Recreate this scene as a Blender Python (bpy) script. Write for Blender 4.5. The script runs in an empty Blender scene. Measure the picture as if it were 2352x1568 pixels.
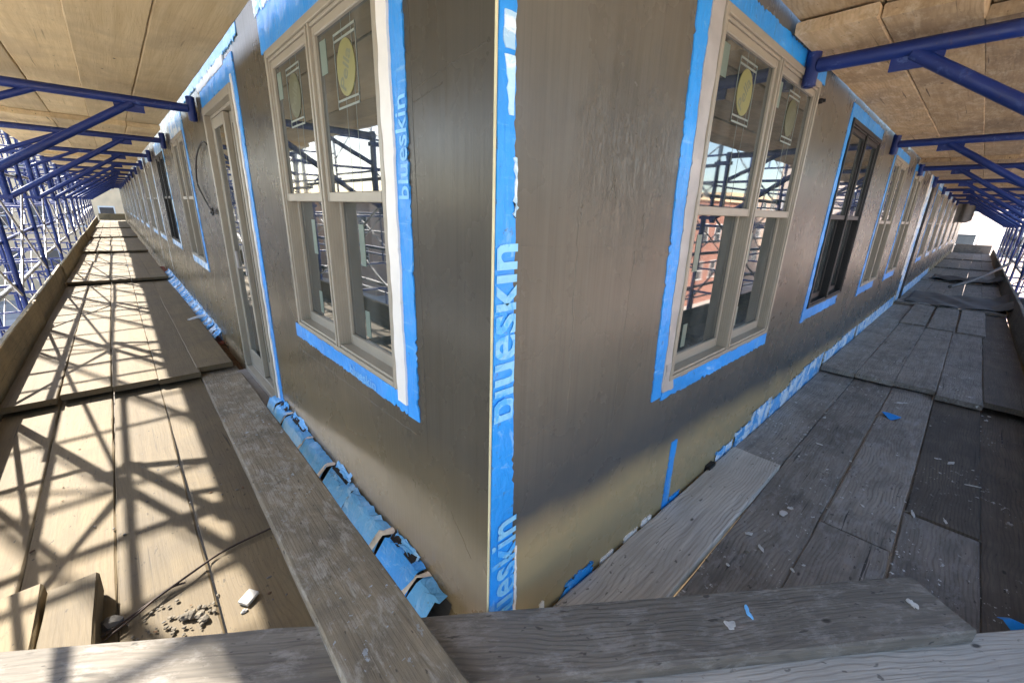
import bpy, bmesh, math, random
from mathutils import Vector, Matrix
random.seed(7)
scene = bpy.context.scene
COL = scene.collection

# ------------------------------------------------------------------ camera
# world: outside corner of the building is x=0, y=0; eye level is z=0;
# the left wall runs along +y (x=0), the right wall along +x (y=0)
YAW, PITCH, ROLL = math.radians(46.96), math.radians(17.42), math.radians(1.72)
fw = Vector((math.cos(YAW)*math.cos(PITCH), math.sin(YAW)*math.cos(PITCH), -math.sin(PITCH)))
r0 = Vector((math.sin(YAW), -math.cos(YAW), 0)); u0 = r0.cross(fw)
rt = r0*math.cos(ROLL) + u0*math.sin(ROLL); up = rt.cross(fw)
cam_d = bpy.data.cameras.new('camera'); cam = bpy.data.objects.new('camera', cam_d); COL.objects.link(cam)
cam.matrix_world = Matrix(((rt.x, up.x, -fw.x, -0.6444), (rt.y, up.y, -fw.y, -0.7647), (rt.z, up.z, -fw.z, 0), (0, 0, 0, 1)))
cam_d.sensor_width = 36; cam_d.lens = 36*953.6/2352
cam_d.clip_start = 0.02; cam_d.clip_end = 2000
scene.camera = cam

# ------------------------------------------------------------------ light
to_sun = Vector((-0.43, 1.07, 1.0)).normalized()
w = bpy.data.worlds.new('World'); scene.world = w; w.use_nodes = True
nt = w.node_tree; bg = nt.nodes['Background']
sky = nt.nodes.new('ShaderNodeTexSky'); sky.sky_type = 'NISHITA'; sky.sun_disc = False
sky.sun_elevation = math.asin(to_sun.z); sky.sun_rotation = math.atan2(to_sun.x, to_sun.y)
nt.links.new(sky.outputs[0], bg.inputs[0]); bg.inputs[1].default_value = 0.13
sun_d = bpy.data.lights.new('sun', 'SUN'); sun_d.energy = 4.0; sun_d.angle = math.radians(0.6); sun_d.color = (1, .93, .82)
sun = bpy.data.objects.new('sun', sun_d); COL.objects.link(sun)
sun.rotation_euler = to_sun.to_track_quat('Z', 'Y').to_euler(); sun.location = (-10, 25, 25)
scene.view_settings.view_transform = 'Standard'; scene.view_settings.look = 'None'
scene.view_settings.exposure = 2.3; scene.view_settings.gamma = 1
scene.cycles.max_bounces = 8; scene.cycles.diffuse_bounces = 5; scene.cycles.glossy_bounces = 4

# ------------------------------------------------------------------ materials
class NT:
    def __init__(s, name):
        s.m = bpy.data.materials.new(name); s.m.use_nodes = True
        s.t = s.m.node_tree; s.b = s.t.nodes['Principled BSDF']
    def n(s, typ, **kw):
        nd = s.t.nodes.new('ShaderNode'+typ)
        for k, v in kw.items():
            if k in nd.inputs and not hasattr(nd, k): nd.inputs[k].default_value = v
            else: setattr(nd, k, v)
        return nd
    def l(s, a, b): s.t.links.new(a, b)
    def coord(s, scale=(1, 1, 1), rnd=True, kind='Object'):
        tc = s.n('TexCoord'); mp = s.n('Mapping'); mp.inputs['Scale'].default_value = scale
        if rnd:
            oi = s.n('ObjectInfo'); mul = s.n('Math', operation='MULTIPLY'); mul.inputs[1].default_value = 57.3
            s.l(oi.outputs['Random'], mul.inputs[0]); add = s.n('VectorMath', operation='ADD')
            s.l(tc.outputs[kind], add.inputs[0]); s.l(mul.outputs[0], add.inputs[1]); s.l(add.outputs[0], mp.inputs[0])
        else: s.l(tc.outputs[kind], mp.inputs[0])
        return mp.outputs[0]
    def noise(s, vec, scale, detail=4, rough=.55, dist=0):
        nd = s.n('TexNoise'); nd.inputs['Scale'].default_value = scale; nd.inputs['Detail'].default_value = detail
        nd.inputs['Roughness'].default_value = rough; nd.inputs['Distortion'].default_value = dist
        s.l(vec, nd.inputs['Vector']); return nd.outputs['Fac']
    def ramp(s, fac, stops):
        r = s.n('ValToRGB'); e = r.color_ramp.elements
        while len(e) < len(stops): e.new(.5)
        for el, (p, c) in zip(e, stops):
            el.position = p; el.color = (*c, 1) if hasattr(c, '__len__') else (c, c, c, 1)
        s.l(fac, r.inputs[0]); return r.outputs[0]
    def mix(s, fac, a, b, mode='MIX'):
        m = s.n('MixRGB', blend_type=mode)
        for i, v in enumerate((fac, a, b)):
            if hasattr(v, 'links'): s.l(v, m.inputs[i])
            elif i == 0: m.inputs[0].default_value = v
            else: m.inputs[i].default_value = (*v, 1)
        return m.outputs[0]
    def bump(s, h, strength, dist=.01, prev=None):
        b = s.n('Bump'); b.inputs['Strength'].default_value = strength; b.inputs['Distance'].default_value = dist
        s.l(h, b.inputs['Height'])
        if prev: s.l(prev, b.inputs['Normal'])
        return b.outputs[0]
    def done(s, col=None, rough=None, normal=None, **kw):
        for v, k in ((col, 'Base Color'), (rough, 'Roughness')):
            if v is None: continue
            if hasattr(v, 'links'): s.l(v, s.b.inputs[k])
            elif k == 'Base Color': s.b.inputs[k].default_value = (*v, 1)
            else: s.b.inputs[k].default_value = v
        if normal: s.l(normal, s.b.inputs['Normal'])
        for k, v in kw.items(): s.b.inputs[k].default_value = v
        return s.m

def plain(name, col, rough=.5, var=.25, scale=6, bump=.15, bscale=60, **kw):
    t = NT(name); v = t.coord()
    n = t.noise(v, scale, 5); c = t.ramp(n, [(.3, tuple(x*(1-var) for x in col)), (.7, tuple(min(1, x*(1+var)) for x in col))])
    h = t.noise(v, bscale, 3)
    return t.done(c, rough, t.bump(h, bump, .004), **kw)

def wood(name, dark, light, stain, rough=.75, speck=None, cathedral=.5, stain_amt=.55, bumpk=.5, wash=None, fibre=.35, line=.5, nicks=.7, speck_amt=.85):
    t = NT(name)
    v = t.coord((1, 1, 1)); vs = t.coord((.55, 9, 9)); vf = t.coord((2.6, 80, 80))
    # growth-ring lines along the board bent round knots, fine fibre, blotchy weathering
    wv = t.n('TexWave', wave_type='BANDS', bands_direction='Y'); wv.inputs['Scale'].default_value = 1.0
    wv.inputs['Distortion'].default_value = 34; wv.inputs['Detail'].default_value = 3; wv.inputs['Detail Scale'].default_value = .13; wv.inputs['Detail Roughness'].default_value = .45
    t.l(t.coord((13, 20, 20)), wv.inputs['Vector'])
    lines = t.ramp(wv.outputs['Fac'], [(.02, 0), (line, 1)])
    g1 = t.noise(vs, 3.0, 6, .6, .6); g2 = t.noise(vf, 1.6, 4, .65)
    lm = t.ramp(t.noise(t.coord((1.2, 5, 5)), 1.3, 4), [(.35, .1), (.65, 1)])
    fig = t.mix(t.mix(1, lm, (cathedral,)*3, 'MULTIPLY'), t.ramp(g1, [(.3, 0), (.7, 1)]), lines)
    fig = t.mix(fibre, fig, t.ramp(g2, [(.3, 0), (.7, 1)]))
    c = t.mix(fig, dark, light)
    bl = t.noise(v, 2.6, 7, .66, .5)
    c = t.mix(t.mix(1, t.ramp(bl, [(.44, 0), (.62, 1)]), (stain_amt,)*3, 'MULTIPLY'), c, stain)
    if wash:
        wn = t.noise(t.coord((3.2, 9, 8)), 2.4, 8, .76, .3)
        c = t.mix(t.ramp(wn, [(.5, 0), (.64, .8)]), c, wash)
    # each board its own tone
    oi = t.n('ObjectInfo'); hs = t.n('HueSaturation'); mr = t.n('MapRange')
    mr.inputs['To Min'].default_value = .76; mr.inputs['To Max'].default_value = 1.2
    t.l(oi.outputs['Random'], mr.inputs['Value']); t.l(mr.outputs[0], hs.inputs['Value']); t.l(c, hs.inputs['Color']); c = hs.outputs[0]
    # knots, nail holes, splits along the grain, dark crumbs
    vo = t.n('TexVoronoi'); vo.inputs['Scale'].default_value = 4.5; t.l(t.coord((.7, 1.5, 1.5)), vo.inputs['Vector'])
    c = t.mix(t.ramp(vo.outputs['Distance'], [(.03, .85), (.06, 0)]), c, (.02, .015, .01))
    sl = t.noise(t.coord((1.1, 42, 42)), 1.4, 3, .5, .3); sm = t.noise(v, 1.9, 3)
    c = t.mix(t.mix(1, t.ramp(sl, [(.66, 0), (.70, .9)]), t.ramp(sm, [(.45, 0), (.6, 1)]), 'MULTIPLY'), c, tuple(x*.22 for x in dark))
    nk = t.noise(t.coord((16, 40, 36)), 1.4, 2, .5)
    c = t.mix(t.ramp(nk, [(.69, 0), (.73, nicks)]), c, tuple(x*.25 for x in dark))
    if speck:
        sp = t.noise(t.coord((30, 38, 34)), 1.0, 4, .65); ms = t.noise(v, 2.1, 4)
        f = t.mix(1, t.ramp(sp, [(.635, 0), (.66, 1)]), t.ramp(ms, [(.46, 0), (.62, speck_amt)]), 'MULTIPLY')
        c = t.mix(f, c, speck)
    nb = t.bump(g2, bumpk, .003); nb = t.bump(fig, bumpk*.6, .004, nb); nb = t.bump(bl, .25, .01, nb)
    return t.done(c, rough, nb)

M = {}
M['deck_tan'] = wood('sun_bleached_plank', (.100, .070, .032), (.178, .130, .063), (.092, .068, .038), speck=(.03, .024, .018), cathedral=.35, stain_amt=.55, bumpk=.25, fibre=.25, line=.35, speck_amt=.55)
M['deck_grey'] = wood('weathered_grey_plank', (.098, .082, .064), (.33, .288, .235), (.085, .073, .060), speck=(.75, .74, .70), cathedral=.65, stain_amt=.55, wash=(.285, .262, .235), fibre=.35)
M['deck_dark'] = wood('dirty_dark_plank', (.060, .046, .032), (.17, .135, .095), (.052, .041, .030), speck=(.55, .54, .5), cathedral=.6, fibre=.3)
M['deck_pale'] = wood('pale_grey_plank', (.23, .20, .165), (.64, .585, .50), (.36, .32, .27), speck=(.08, .07, .06), cathedral=.65, stain_amt=.5, line=.4)
M['deck_front'] = wood('ridged_grey_plank', (.075, .062, .050), (.285, .25, .20), (.135, .118, .095), cathedral=.6, stain_amt=.65, bumpk=.6, fibre=.35, line=.5, wash=(.33, .30, .26))
M['deck_inner'] = wood('plaster_stained_plank', (.115, .090, .056), (.245, .198, .130), (.095, .078, .054), speck=(.34, .40, .44), cathedral=.3, stain_amt=.8, wash=(.29, .265, .215), fibre=.3)
M['ceil_tan'] = wood('tan_plank_underside', (.52, .38, .19), (.74, .58, .33), (.46, .35, .20), cathedral=.2, stain_amt=.6, bumpk=.2, fibre=.2, nicks=.3)
M['ceil_brown'] = wood('brown_plank_underside', (.34, .225, .11), (.62, .46, .27), (.28, .20, .125), cathedral=.4, stain_amt=.7, bumpk=.35, wash=(.62, .50, .34), fibre=.25, nicks=.5)
M['toe_tan'] = wood('toe_board_wood', (.18, .135, .07), (.33, .265, .155), (.12, .095, .06), cathedral=.4)
def painted_steel(name, col, chip, rust, amt):
    t = NT(name); v = t.coord()
    c = t.ramp(t.noise(v, 3, 4), [(.3, tuple(x*.75 for x in col)), (.7, tuple(x*1.25 for x in col))])
    n = t.noise(v, 22, 6, .7, .4); m = t.noise(v, 2.4, 3)
    c = t.mix(t.mix(1, t.ramp(n, [(.56, 0), (.63, .8)]), t.ramp(m, [(.42, 0), (.62, amt)]), 'MULTIPLY'), c, chip)
    c = t.mix(t.mix(1, t.ramp(t.noise(v, 31, 5, .7), [(.60, 0), (.66, .9)]), t.ramp(t.noise(v, 1.9, 3), [(.5, 0), (.65, amt)]), 'MULTIPLY'), c, rust)
    r = t.ramp(n, [(.4, .30), (.65, .6)])
    return t.done(c, r, t.bump(n, .12, .003))
M['blue'] = painted_steel('blue_painted_steel', (.009, .027, .155), (.09, .14, .33), (.14, .075, .04), .8)
M['galv'] = plain('galvanised_steel', (.33, .33, .335), .45, .2, 12, .1, **{'Metallic': .8})
M['rustblue'] = plain('worn_blue_steel', (.03, .045, .16), .45, .6, 5, .3)

def coating():
    t = NT('bronze_wall_coating')
    v = t.coord(rnd=False); vb = t.coord((85, 85, 1.3), rnd=False); vb2 = t.coord((30, 30, .8), rnd=False)
    sx = t.n('SeparateXYZ'); t.l(v, sx.inputs[0])
    def math_(op, a, b=None, c=None):
        m = t.n('Math', operation=op)
        for i, q in enumerate((a, b, c)):
            if q is None: continue
            if hasattr(q, 'links'): t.l(q, m.inputs[i])
            else: m.inputs[i].default_value = q
        return m.outputs[0]
    n = t.noise(v, 1.4, 5); n2 = t.noise(vb, 1, 3); n3 = t.noise(vb2, 1, 4)
    c = t.ramp(n, [(.3, (.108, .097, .076)), (.7, (.148, .134, .106))])
    c = t.mix(t.ramp(n3, [(.42, 0), (.62, .36)]), c, (.16, .147, .118)); c = t.mix(t.ramp(n2, [(.52, 0), (.70, .3)]), c, (.066, .060, .048))
    # tan below a soft wavy edge; darker slate band above it on the right
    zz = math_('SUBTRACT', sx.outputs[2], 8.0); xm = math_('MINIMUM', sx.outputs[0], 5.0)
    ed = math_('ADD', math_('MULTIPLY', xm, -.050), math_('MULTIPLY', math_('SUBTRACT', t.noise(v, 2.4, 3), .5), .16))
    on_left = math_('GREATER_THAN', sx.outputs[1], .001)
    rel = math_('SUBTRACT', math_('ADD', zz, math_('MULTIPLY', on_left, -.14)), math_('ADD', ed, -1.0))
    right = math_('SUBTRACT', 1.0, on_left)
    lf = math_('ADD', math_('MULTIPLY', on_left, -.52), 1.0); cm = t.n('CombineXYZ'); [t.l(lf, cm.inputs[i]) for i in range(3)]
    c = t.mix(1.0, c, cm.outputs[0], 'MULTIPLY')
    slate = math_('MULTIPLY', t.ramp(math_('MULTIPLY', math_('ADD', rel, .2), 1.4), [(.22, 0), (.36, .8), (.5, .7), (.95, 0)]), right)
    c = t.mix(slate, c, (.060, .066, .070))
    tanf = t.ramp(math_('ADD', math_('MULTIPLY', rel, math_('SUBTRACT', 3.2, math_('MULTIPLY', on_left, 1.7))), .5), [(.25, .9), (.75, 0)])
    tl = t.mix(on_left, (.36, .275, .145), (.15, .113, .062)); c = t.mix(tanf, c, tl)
    ro = t.ramp(t.noise(v, 3, 5), [(.3, .22), (.7, .34)])
    patch = t.ramp(t.noise(v, .9, 0), [(.25, .2), (.8, 1)])
    nb = t.bump(t.mix(1, patch, n2, 'MULTIPLY'), .30, .004); nb = t.bump(n3, .2, .006, nb)
    # brushed wrinkles in one spot of the right wall
    dist = t.n('VectorMath', operation='DISTANCE'); t.l(v, dist.inputs[0]); dist.inputs[1].default_value = (.54, 0, 8.16)
    wr = t.noise(t.coord((62, 62, 8), rnd=False), 1, 3, .6, 2.2); rid = t.ramp(wr, [(.44, 0), (.5, 1), (.56, 0)])
    wm = t.mix(1, t.ramp(math_('ADD', dist.outputs['Value'], math_('MULTIPLY', math_('SUBTRACT', t.noise(v, 7, 3), .5), .5)), [(.05, 1), (.33, 0)]), rid, 'MULTIPLY')
    nb = t.bump(wm, .38, .006, nb); c = t.mix(t.mix(1, wm, (.22,)*3, 'MULTIPLY'), c, (.05, .045, .036))
    nb = t.bump(t.noise(v, 1.1, 1), .10, .02, nb)
    vo = t.n('TexVoronoi'); vo.inputs['Scale'].default_value = 9; t.l(t.coord((1, 1, .5), rnd=False), vo.inputs['Vector'])
    nb = t.bump(t.ramp(vo.outputs['Distance'], [(.02, 1), (.06, 0)]), .14, .003, nb)
    return t.done(c, ro, nb, **{'IOR': 1.42, 'Specular IOR Level': .26})
M['coat'] = coating()

def tape_mat(name, col, pale, amt, cut=.55):
    t = NT(name); v = t.coord()
    n = t.noise(v, 7, 7, .72, .9); m = t.ramp(n, [(cut, 0), (cut+.07, amt)])
    base = t.ramp(t.noise(v, 2.2, 3), [(.3, tuple(x*.78 for x in col)), (.7, tuple(min(.95, x*1.12) for x in col))])
    c = t.mix(m, base, pale)
    st = t.noise(t.coord((6, 6, 60)), 1.2, 4, .6); c = t.mix(t.ramp(st, [(.6, 0), (.75, .35)]), c, pale)
    c = t.mix(t.ramp(t.noise(v, 30, 5, .7), [(.62, 0), (.70, .55)]), c, (.09, .08, .07))
    nb = t.bump(t.noise(v, 14, 5, .6), .5, .008); nb = t.bump(t.noise(t.coord((9, 9, 3)), 2.2, 2, .5, 1.5), .5, .012, nb)
    return t.done(c, t.ramp(n, [(.3, .3), (.7, .55)]), nb, **{'Coat Weight': .1})
M['tape'] = tape_mat('blue_flashing_tape', (.021, .315, .85), (.40, .68, .90), .45, .60)
M['tape_worn'] = tape_mat('scuffed_blue_tape', (.08, .40, .82), (.80, .88, .92), .9, .46)
M['tape_dim'] = tape_mat('crumpled_blue_tape', (.10, .38, .72), (.42, .64, .80), .5, .56)
M['tape_pale'] = tape_mat('pale_tape_backing', (.45, .70, .90), (.78, .86, .92), .9, .5)
M['letter_faint'] = plain('worn_pale_print', (.20, .52, .88), .45, .15)
M['letter'] = tape_mat('pale_blue_print', (.26, .62, .91), (.05, .39, .88), .85, .50)
M['tan'] = plain('tan_window_cladding', (.31, .278, .218), .35, .06, 8, .05)
M['tan_dark'] = plain('tan_track', (.16, .14, .105), .45, .1)
M['black'] = plain('black_window_cladding', (.007, .007, .0075), .5, .1)
M['white'] = plain('white_primer', (.78, .75, .69), .5, .08)
M['greycaulk'] = plain('grey_caulk', (.40, .38, .36), .5, .2)
M['sillwood'] = wood('raw_wood_sill', (.17, .09, .04), (.34, .21, .10), (.12, .07, .04), cathedral=.3)
M['sillgrey'] = plain('grey_sill', (.19, .17, .155), .5, .2)
def glass():
    t = NT('window_glass'); v = t.coord()
    d = t.noise(t.coord((5, 5, 1.6)), 2.2, 6, .65, .5)
    c = t.ramp(d, [(.4, (.022, .030, .030)), (.75, (.085, .095, .09))])
    return t.done(c, t.ramp(d, [(.4, .015), (.75, .06)]), t.bump(t.noise(v, 2.2, 2), .06, .01), **{'IOR': 2.3})
M['glass'] = glass()
M['yellow_dim'] = plain('dimmed_yellow_sticker', (.075, .078, .035), .4, .15)  # sticker yellow dimmed in the colour for the sash farther from the corner
M['paper_green'] = plain('pale_green_film', (.15, .20, .165), .4, .1)
M['yellow'] = plain('yellow_sticker', (.22, .21, .075), .4, .12)
M['ink'] = plain('grey_ink', (.14, .15, .10), .5, .1)
M['outline'] = plain('pale_line', (.22, .25, .22), .4, .1)
M['bead'] = plain('yellow_corner_bead', (.62, .56, .34), .5, .15)
M['mortar'] = plain('pale_mortar', (.60, .53, .45), .9, .3, 20, .6)
M['brick'] = plain('red_brick', (.26, .09, .06), .85, .35, 14, .6)
M['hole'] = plain('dark_cavity', (.012, .010, .009), .9, .3)
M['dirt'] = plain('rusty_sill_dirt', (.12, .065, .03), .9, .6, 9, .8, 30)
M['tarp'] = plain('black_roofing_sheet', (.085, .078, .070), .7, .4, 4, .4, 18)
M['wire'] = plain('rusted_wire', (.045, .026, .018), .7, .4)
M['chalk'] = plain('white_plaster', (.52, .50, .455), .85, .2, 25, .6)
M['rubble'] = plain('grey_mortar_crumb', (.15, .13, .10), .95, .4, 18, .8)
M['cable'] = plain('black_cable', (.02, .02, .022), .5, .2)
M['steel_dark'] = plain('dark_steel_angle', (.05, .04, .036), .5, .5)
M['asphalt'] = plain('street_asphalt', (.40, .39, .37), .9, .3, .8, .3)
M['concrete'] = plain('pale_concrete', (.66, .63, .58), .85, .2, 1.2, .2)
M['roofgravel'] = plain('pale_roof_gravel', (.55, .53, .5), .9, .25, 2, .5)
M['cream'] = plain('cream_stucco', (.86, .66, .42), .8, .1, 1.5, .2)
M['whitewall'] = plain('white_render', (.80, .79, .77), .7, .08, 1.3, .1)
M['darkglass'] = plain('far_window_glass', (.05, .06, .07), .08, .1)
def brickwall(name, a, b, mort):
    t = NT(name); tx = t.n('TexBrick'); tx.inputs['Scale'].default_value = 4.5
    for k, c in (('Color1', a), ('Color2', b), ('Mortar', mort)): tx.inputs[k].default_value = (*c, 1)
    tx.inputs['Mortar Size'].default_value = .015
    tc = t.n('TexCoord'); sx = t.n('SeparateXYZ'); cx = t.n('CombineXYZ'); t.l(tc.outputs['Object'], sx.inputs[0])
    ad = t.n('Math', operation='ADD'); t.l(sx.outputs[0], ad.inputs[0]); t.l(sx.outputs[1], ad.inputs[1])
    t.l(ad.outputs[0], cx.inputs[0]); t.l(sx.outputs[2], cx.inputs[1]); t.l(cx.outputs[0], tx.inputs['Vector'])
    n = t.noise(tc.outputs['Object'], .8, 5)
    c = t.mix(t.ramp(n, [(.35, 0), (.7, .5)]), tx.outputs['Color'], tuple(x*.75 for x in a))
    return t.done(c, .85, t.bump(tx.outputs['Fac'], .3, .01))
M['facade_pink'] = brickwall('pink_brick', (.50, .34, .26), (.55, .39, .30), (.6, .52, .45))
M['facade_blush'] = brickwall('blush_brick', (.80, .66, .56), (.84, .71, .61), (.7, .6, .52))
M['facade_red'] = brickwall('red_brick_facade', (.36, .13, .09), (.44, .18, .12), (.5, .45, .4))

# ------------------------------------------------------------------ mesh helpers
class MB:
    def __init__(s): s.v = []; s.f = []; s.sm = []
    def add(s, verts, faces, smooth=False):
        o = len(s.v); s.v += [tuple(x) for x in verts]; s.f += [tuple(i+o for i in f) for f in faces]; s.sm += [smooth]*len(faces)
    def box(s, x0, x1, y0, y1, z0, z1):
        s.add([(x0, y0, z0), (x1, y0, z0), (x1, y1, z0), (x0, y1, z0), (x0, y0, z1), (x1, y0, z1), (x1, y1, z1), (x0, y1, z1)],
              [(0, 3, 2, 1), (4, 5, 6, 7), (0, 1, 5, 4), (1, 2, 6, 5), (2, 3, 7, 6), (3, 0, 4, 7)])
    def tube(s, a, b, r, n=10, r2=None):
        s.path([a, b], r, n, r2)
    def path(s, pts, r, n=8, r2=None):
        pts = [Vector(p) for p in pts]; rings = []; k = len(pts)
        d0 = (pts[1]-pts[0]).normalized(); ref = Vector((0, 0, 1)) if abs(d0.z) < .9 else Vector((1, 0, 0))
        for i, p in enumerate(pts):
            d = (pts[min(i+1, k-1)]-pts[max(i-1, 0)]).normalized()
            x = d.cross(ref).normalized(); y = d.cross(x).normalized()
            rr = r if r2 is None else r+(r2-r)*i/(k-1)
            rings.append([p+x*rr*math.cos(2*math.pi*j/n)+y*rr*math.sin(2*math.pi*j/n) for j in range(n)])
        vs = [q for g in rings for q in g]; fs = []
        for i in range(k-1):
            for j in range(n): fs.append((i*n+j, i*n+(j+1) % n, (i+1)*n+(j+1) % n, (i+1)*n+j))
        s.add(vs, fs, True)
        s.add(rings[0], [tuple(range(n))]); s.add(rings[-1], [tuple(reversed(range(n)))])
    def grid(s, fn, nu, nv, smooth=True):
        vs = [fn(i/nu, j/nv) for j in range(nv+1) for i in range(nu+1)]
        s.add(vs, [(j*(nu+1)+i, j*(nu+1)+i+1, (j+1)*(nu+1)+i+1, (j+1)*(nu+1)+i) for j in range(nv) for i in range(nu)], smooth)
    def mesh(s, name, mat):
        me = bpy.data.meshes.new(name); me.from_pydata(s.v, [], s.f)
        me.polygons.foreach_set('use_smooth', s.sm); me.materials.append(mat)
        bm = bmesh.new(); bm.from_mesh(me); bmesh.ops.recalc_face_normals(bm, faces=bm.faces); bm.to_mesh(me); bm.free()
        return me
    def obj(s, name, mat, parent=None, loc=(0, 0, 0), rot=(0, 0, 0)):
        o = bpy.data.objects.new(name, s.mesh(name, mat)); COL.objects.link(o)
        o.location = loc; o.rotation_euler = rot; o.parent = parent
        return o
def tag(o, label, cat=None, group=None, kind=None):
    if label: o['label'] = label
    if cat: o['category'] = cat
    if group: o['group'] = group
    if kind: o['kind'] = kind
    return o
def empty(name, label, cat, loc=(0, 0, 0), rz=0, group=None):
    o = bpy.data.objects.new(name, None); COL.objects.link(o); o.location = loc; o.rotation_euler = (0, 0, rz)
    o.empty_display_size = .1
    return tag(o, label, cat, group)
def bevel(o, wd, seg=2):
    m = o.modifiers.new('edge', 'BEVEL'); m.width = wd; m.segments = seg; m.limit_method = 'ANGLE'; m.angle_limit = math.radians(50)
    return o
def copy_tree(o, **kw):
    c = o.copy(); COL.objects.link(c)
    for ch in list(o.children):
        d = ch.copy(); COL.objects.link(d); d.parent = c
        for g in ch.children:
            e = g.copy(); COL.objects.link(e); e.parent = d
    for k, v in kw.items(): setattr(c, k, v)
    return c
ORD = ['first', 'second', 'third', 'fourth', 'fifth', 'sixth', 'seventh', 'eighth', 'ninth', 'tenth', 'eleventh', 'twelfth', 'thirteenth', 'fourteenth', 'fifteenth', 'sixteenth', 'seventeenth', 'eighteenth']

def plank(label, a, b, wd, th, mat, name='scaffold_plank', group=None, cat='plank', warp=.004, chip=.006, taper=1.0):
    """board whose top centre line runs a -> b (local x along the grain, bottom/top faces wavy, worn edges)"""
    a, b = Vector(a), Vector(b); d = b-a; L = d.length; n = max(6, min(40, int(L/.14))); rnd = random.Random(hash(label) % 9999 if False else sum(map(ord, label)))
    mb = MB(); prof = [(-.5, -1+.10), (-.5+.10*th/wd, -1), (.5-.10*th/wd, -1), (.5, -1+.10), (.5, -.12), (.5-.006/wd, 0), (0, .0), (-.5+.006/wd, 0), (-.5, -.12)]
    rings = []; wa = rnd.uniform(.5, 1.6); ph = rnd.uniform(0, 6); cup = rnd.uniform(-.003, .003)
    for i in range(n+1):
        t = i/n; x = -L/2+L*t; dz = warp*math.sin(wa*t*6+ph); dy = warp*.7*math.sin(wa*t*5+ph*2)
        ex = (rnd.uniform(-chip, chip) if i in (0, n) else 0)
        ring = []
        for (py, pz) in prof:
            j = rnd.uniform(-1, 1)*.0015 + (rnd.uniform(-chip, 0)*.7 if abs(py) > .4 and pz > -.2 and rnd.random() < .25 else 0)
            ww = wd*(taper+(1-taper)*t)
            ring.append((x+ex+(rnd.uniform(-chip, chip)*.4 if i in (0, n) else 0), py*ww+dy+(j if py < 0 else -j), pz*th+dz+(cup if py == 0 else 0)))
        rings.append(ring)
    k = len(prof); vs = [q for g in rings for q in g]
    fs = [(i*k+j, (i+1)*k+j, (i+1)*k+(j+1) % k, i*k+(j+1) % k) for i in range(n) for j in range(k)]
    mb.add(vs, fs); mb.add(rings[0], [tuple(range(k))]); mb.add(rings[-1], [tuple(reversed(range(k)))])
    o = mb.obj(name, mat)
    x = d.normalized(); y = Vector((0, 0, 1)).cross(x).normalized(); z = x.cross(y); c = (a+b)/2
    o.matrix_world = Matrix(((x.x, y.x, z.x, c.x), (x.y, y.y, z.y, c.y), (x.z, y.z, z.z, c.z), (0, 0, 0, 1)))
    return tag(o, label, cat, group)

# ------------------------------------------------------------------ ground and far surroundings
g = MB(); g.box(-400, 400, -400, 400, -8.2, -8.0); tag(g.obj('ground', M['concrete']), None, kind='structure')
g = MB(); g.box(-14, -6, -200, 200, -8.0, -7.93); tag(g.obj('road', M['asphalt']), None, kind='structure')
def far_building(label, x0, x1, y0, y1, ztop, mat, face, nu, zs, trim=None, wmat='darkglass'):
    b = empty('far_building', label, 'building', ((x0+x1)/2, (y0+y1)/2, -8))
    cx, cy = (x0+x1)/2, (y0+y1)/2; hx, hy = (x1-x0)/2, (y1-y0)/2
    m = MB(); m.box(-hx, hx, -hy, hy, 0, ztop+8); m.obj('wall', M[mat], b)
    m = MB(); m.box(-hx-.25, hx+.25, -hy-.25, hy+.25, ztop+8, ztop+8.35); m.obj('cornice', M[trim or 'cream'], b)
    sgn = 1 if face[0] == '+' else -1
    L = 2*hy if face[1] == 'x' else 2*hx
    for i in range(nu):
        for z in zs:
            u = -L/2+L*(i+.5)/nu; ww = L/nu*.22; z0 = z+8
            f = MB(); p = MB(); s = MB()
            def bx(mb, u0, u1, d0, d1, za, zb):
                if face[1] == 'x': mb.box(min(sgn*(hx+d0), sgn*(hx+d1)), max(sgn*(hx+d0), sgn*(hx+d1)), u0, u1, za, zb)
                else: mb.box(u0, u1, min(sgn*(hy+d0), sgn*(hy+d1)), max(sgn*(hy+d0), sgn*(hy+d1)), za, zb)
            bx(f, u-ww-.09, u-ww, -.1, .05, z0, z0+1.5); bx(f, u+ww, u+ww+.09, -.1, .05, z0, z0+1.5)
            bx(f, u-ww-.09, u+ww+.09, -.1, .06, z0+1.5, z0+1.62); bx(f, u-ww-.15, u+ww+.15, -.1, .1, z0-.1, z0)
            bx(f, u-ww, u+ww, -.05, .03, z0+.72, z0+.79)
            fo = f.obj('window', M['whitewall'], b); bx(p, u-ww, u+ww, -.1, .012, z0, z0+1.5); p.obj('pane', M[wmat], fo)
    return b
far_building('long pale rendered building across the street beyond the left scaffold', -34, -22, -22, 34, -1.6, 'whitewall', '+x', 16, (-4.2,), 'roofgravel')
far_building('pink brick building facing the right scaffold across the yard', -6, 24, -26, -15, 0.6, 'facade_pink', '+y', 10, (-5.6, -2.2), 'cream')
far_building('red brick rowhouse beside the pink building beyond the right scaffold', 25, 46, -30, -16, 1.4, 'facade_red', '+y', 7, (-5.6, -2.2), 'cream')
far_building('cream building closing the far end of the left walkway', -14, 6, 50, 62, 4.5, 'cream', '-y', 10, (-5.6, -2.2, .8), 'whitewall')
far_building('pale pink building closing the far end of the right walkway', 46, 56, -13, 8, 5.0, 'facade_blush', '-x', 9, (-5.6, -2.2, .9), 'whitewall')
far_building('low red roofed rowhouse behind the corner of the scaffold', -34, -18, -44, -24, -2.0, 'facade_red', '+x', 6, (-5.2,), 'roofgravel')

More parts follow.
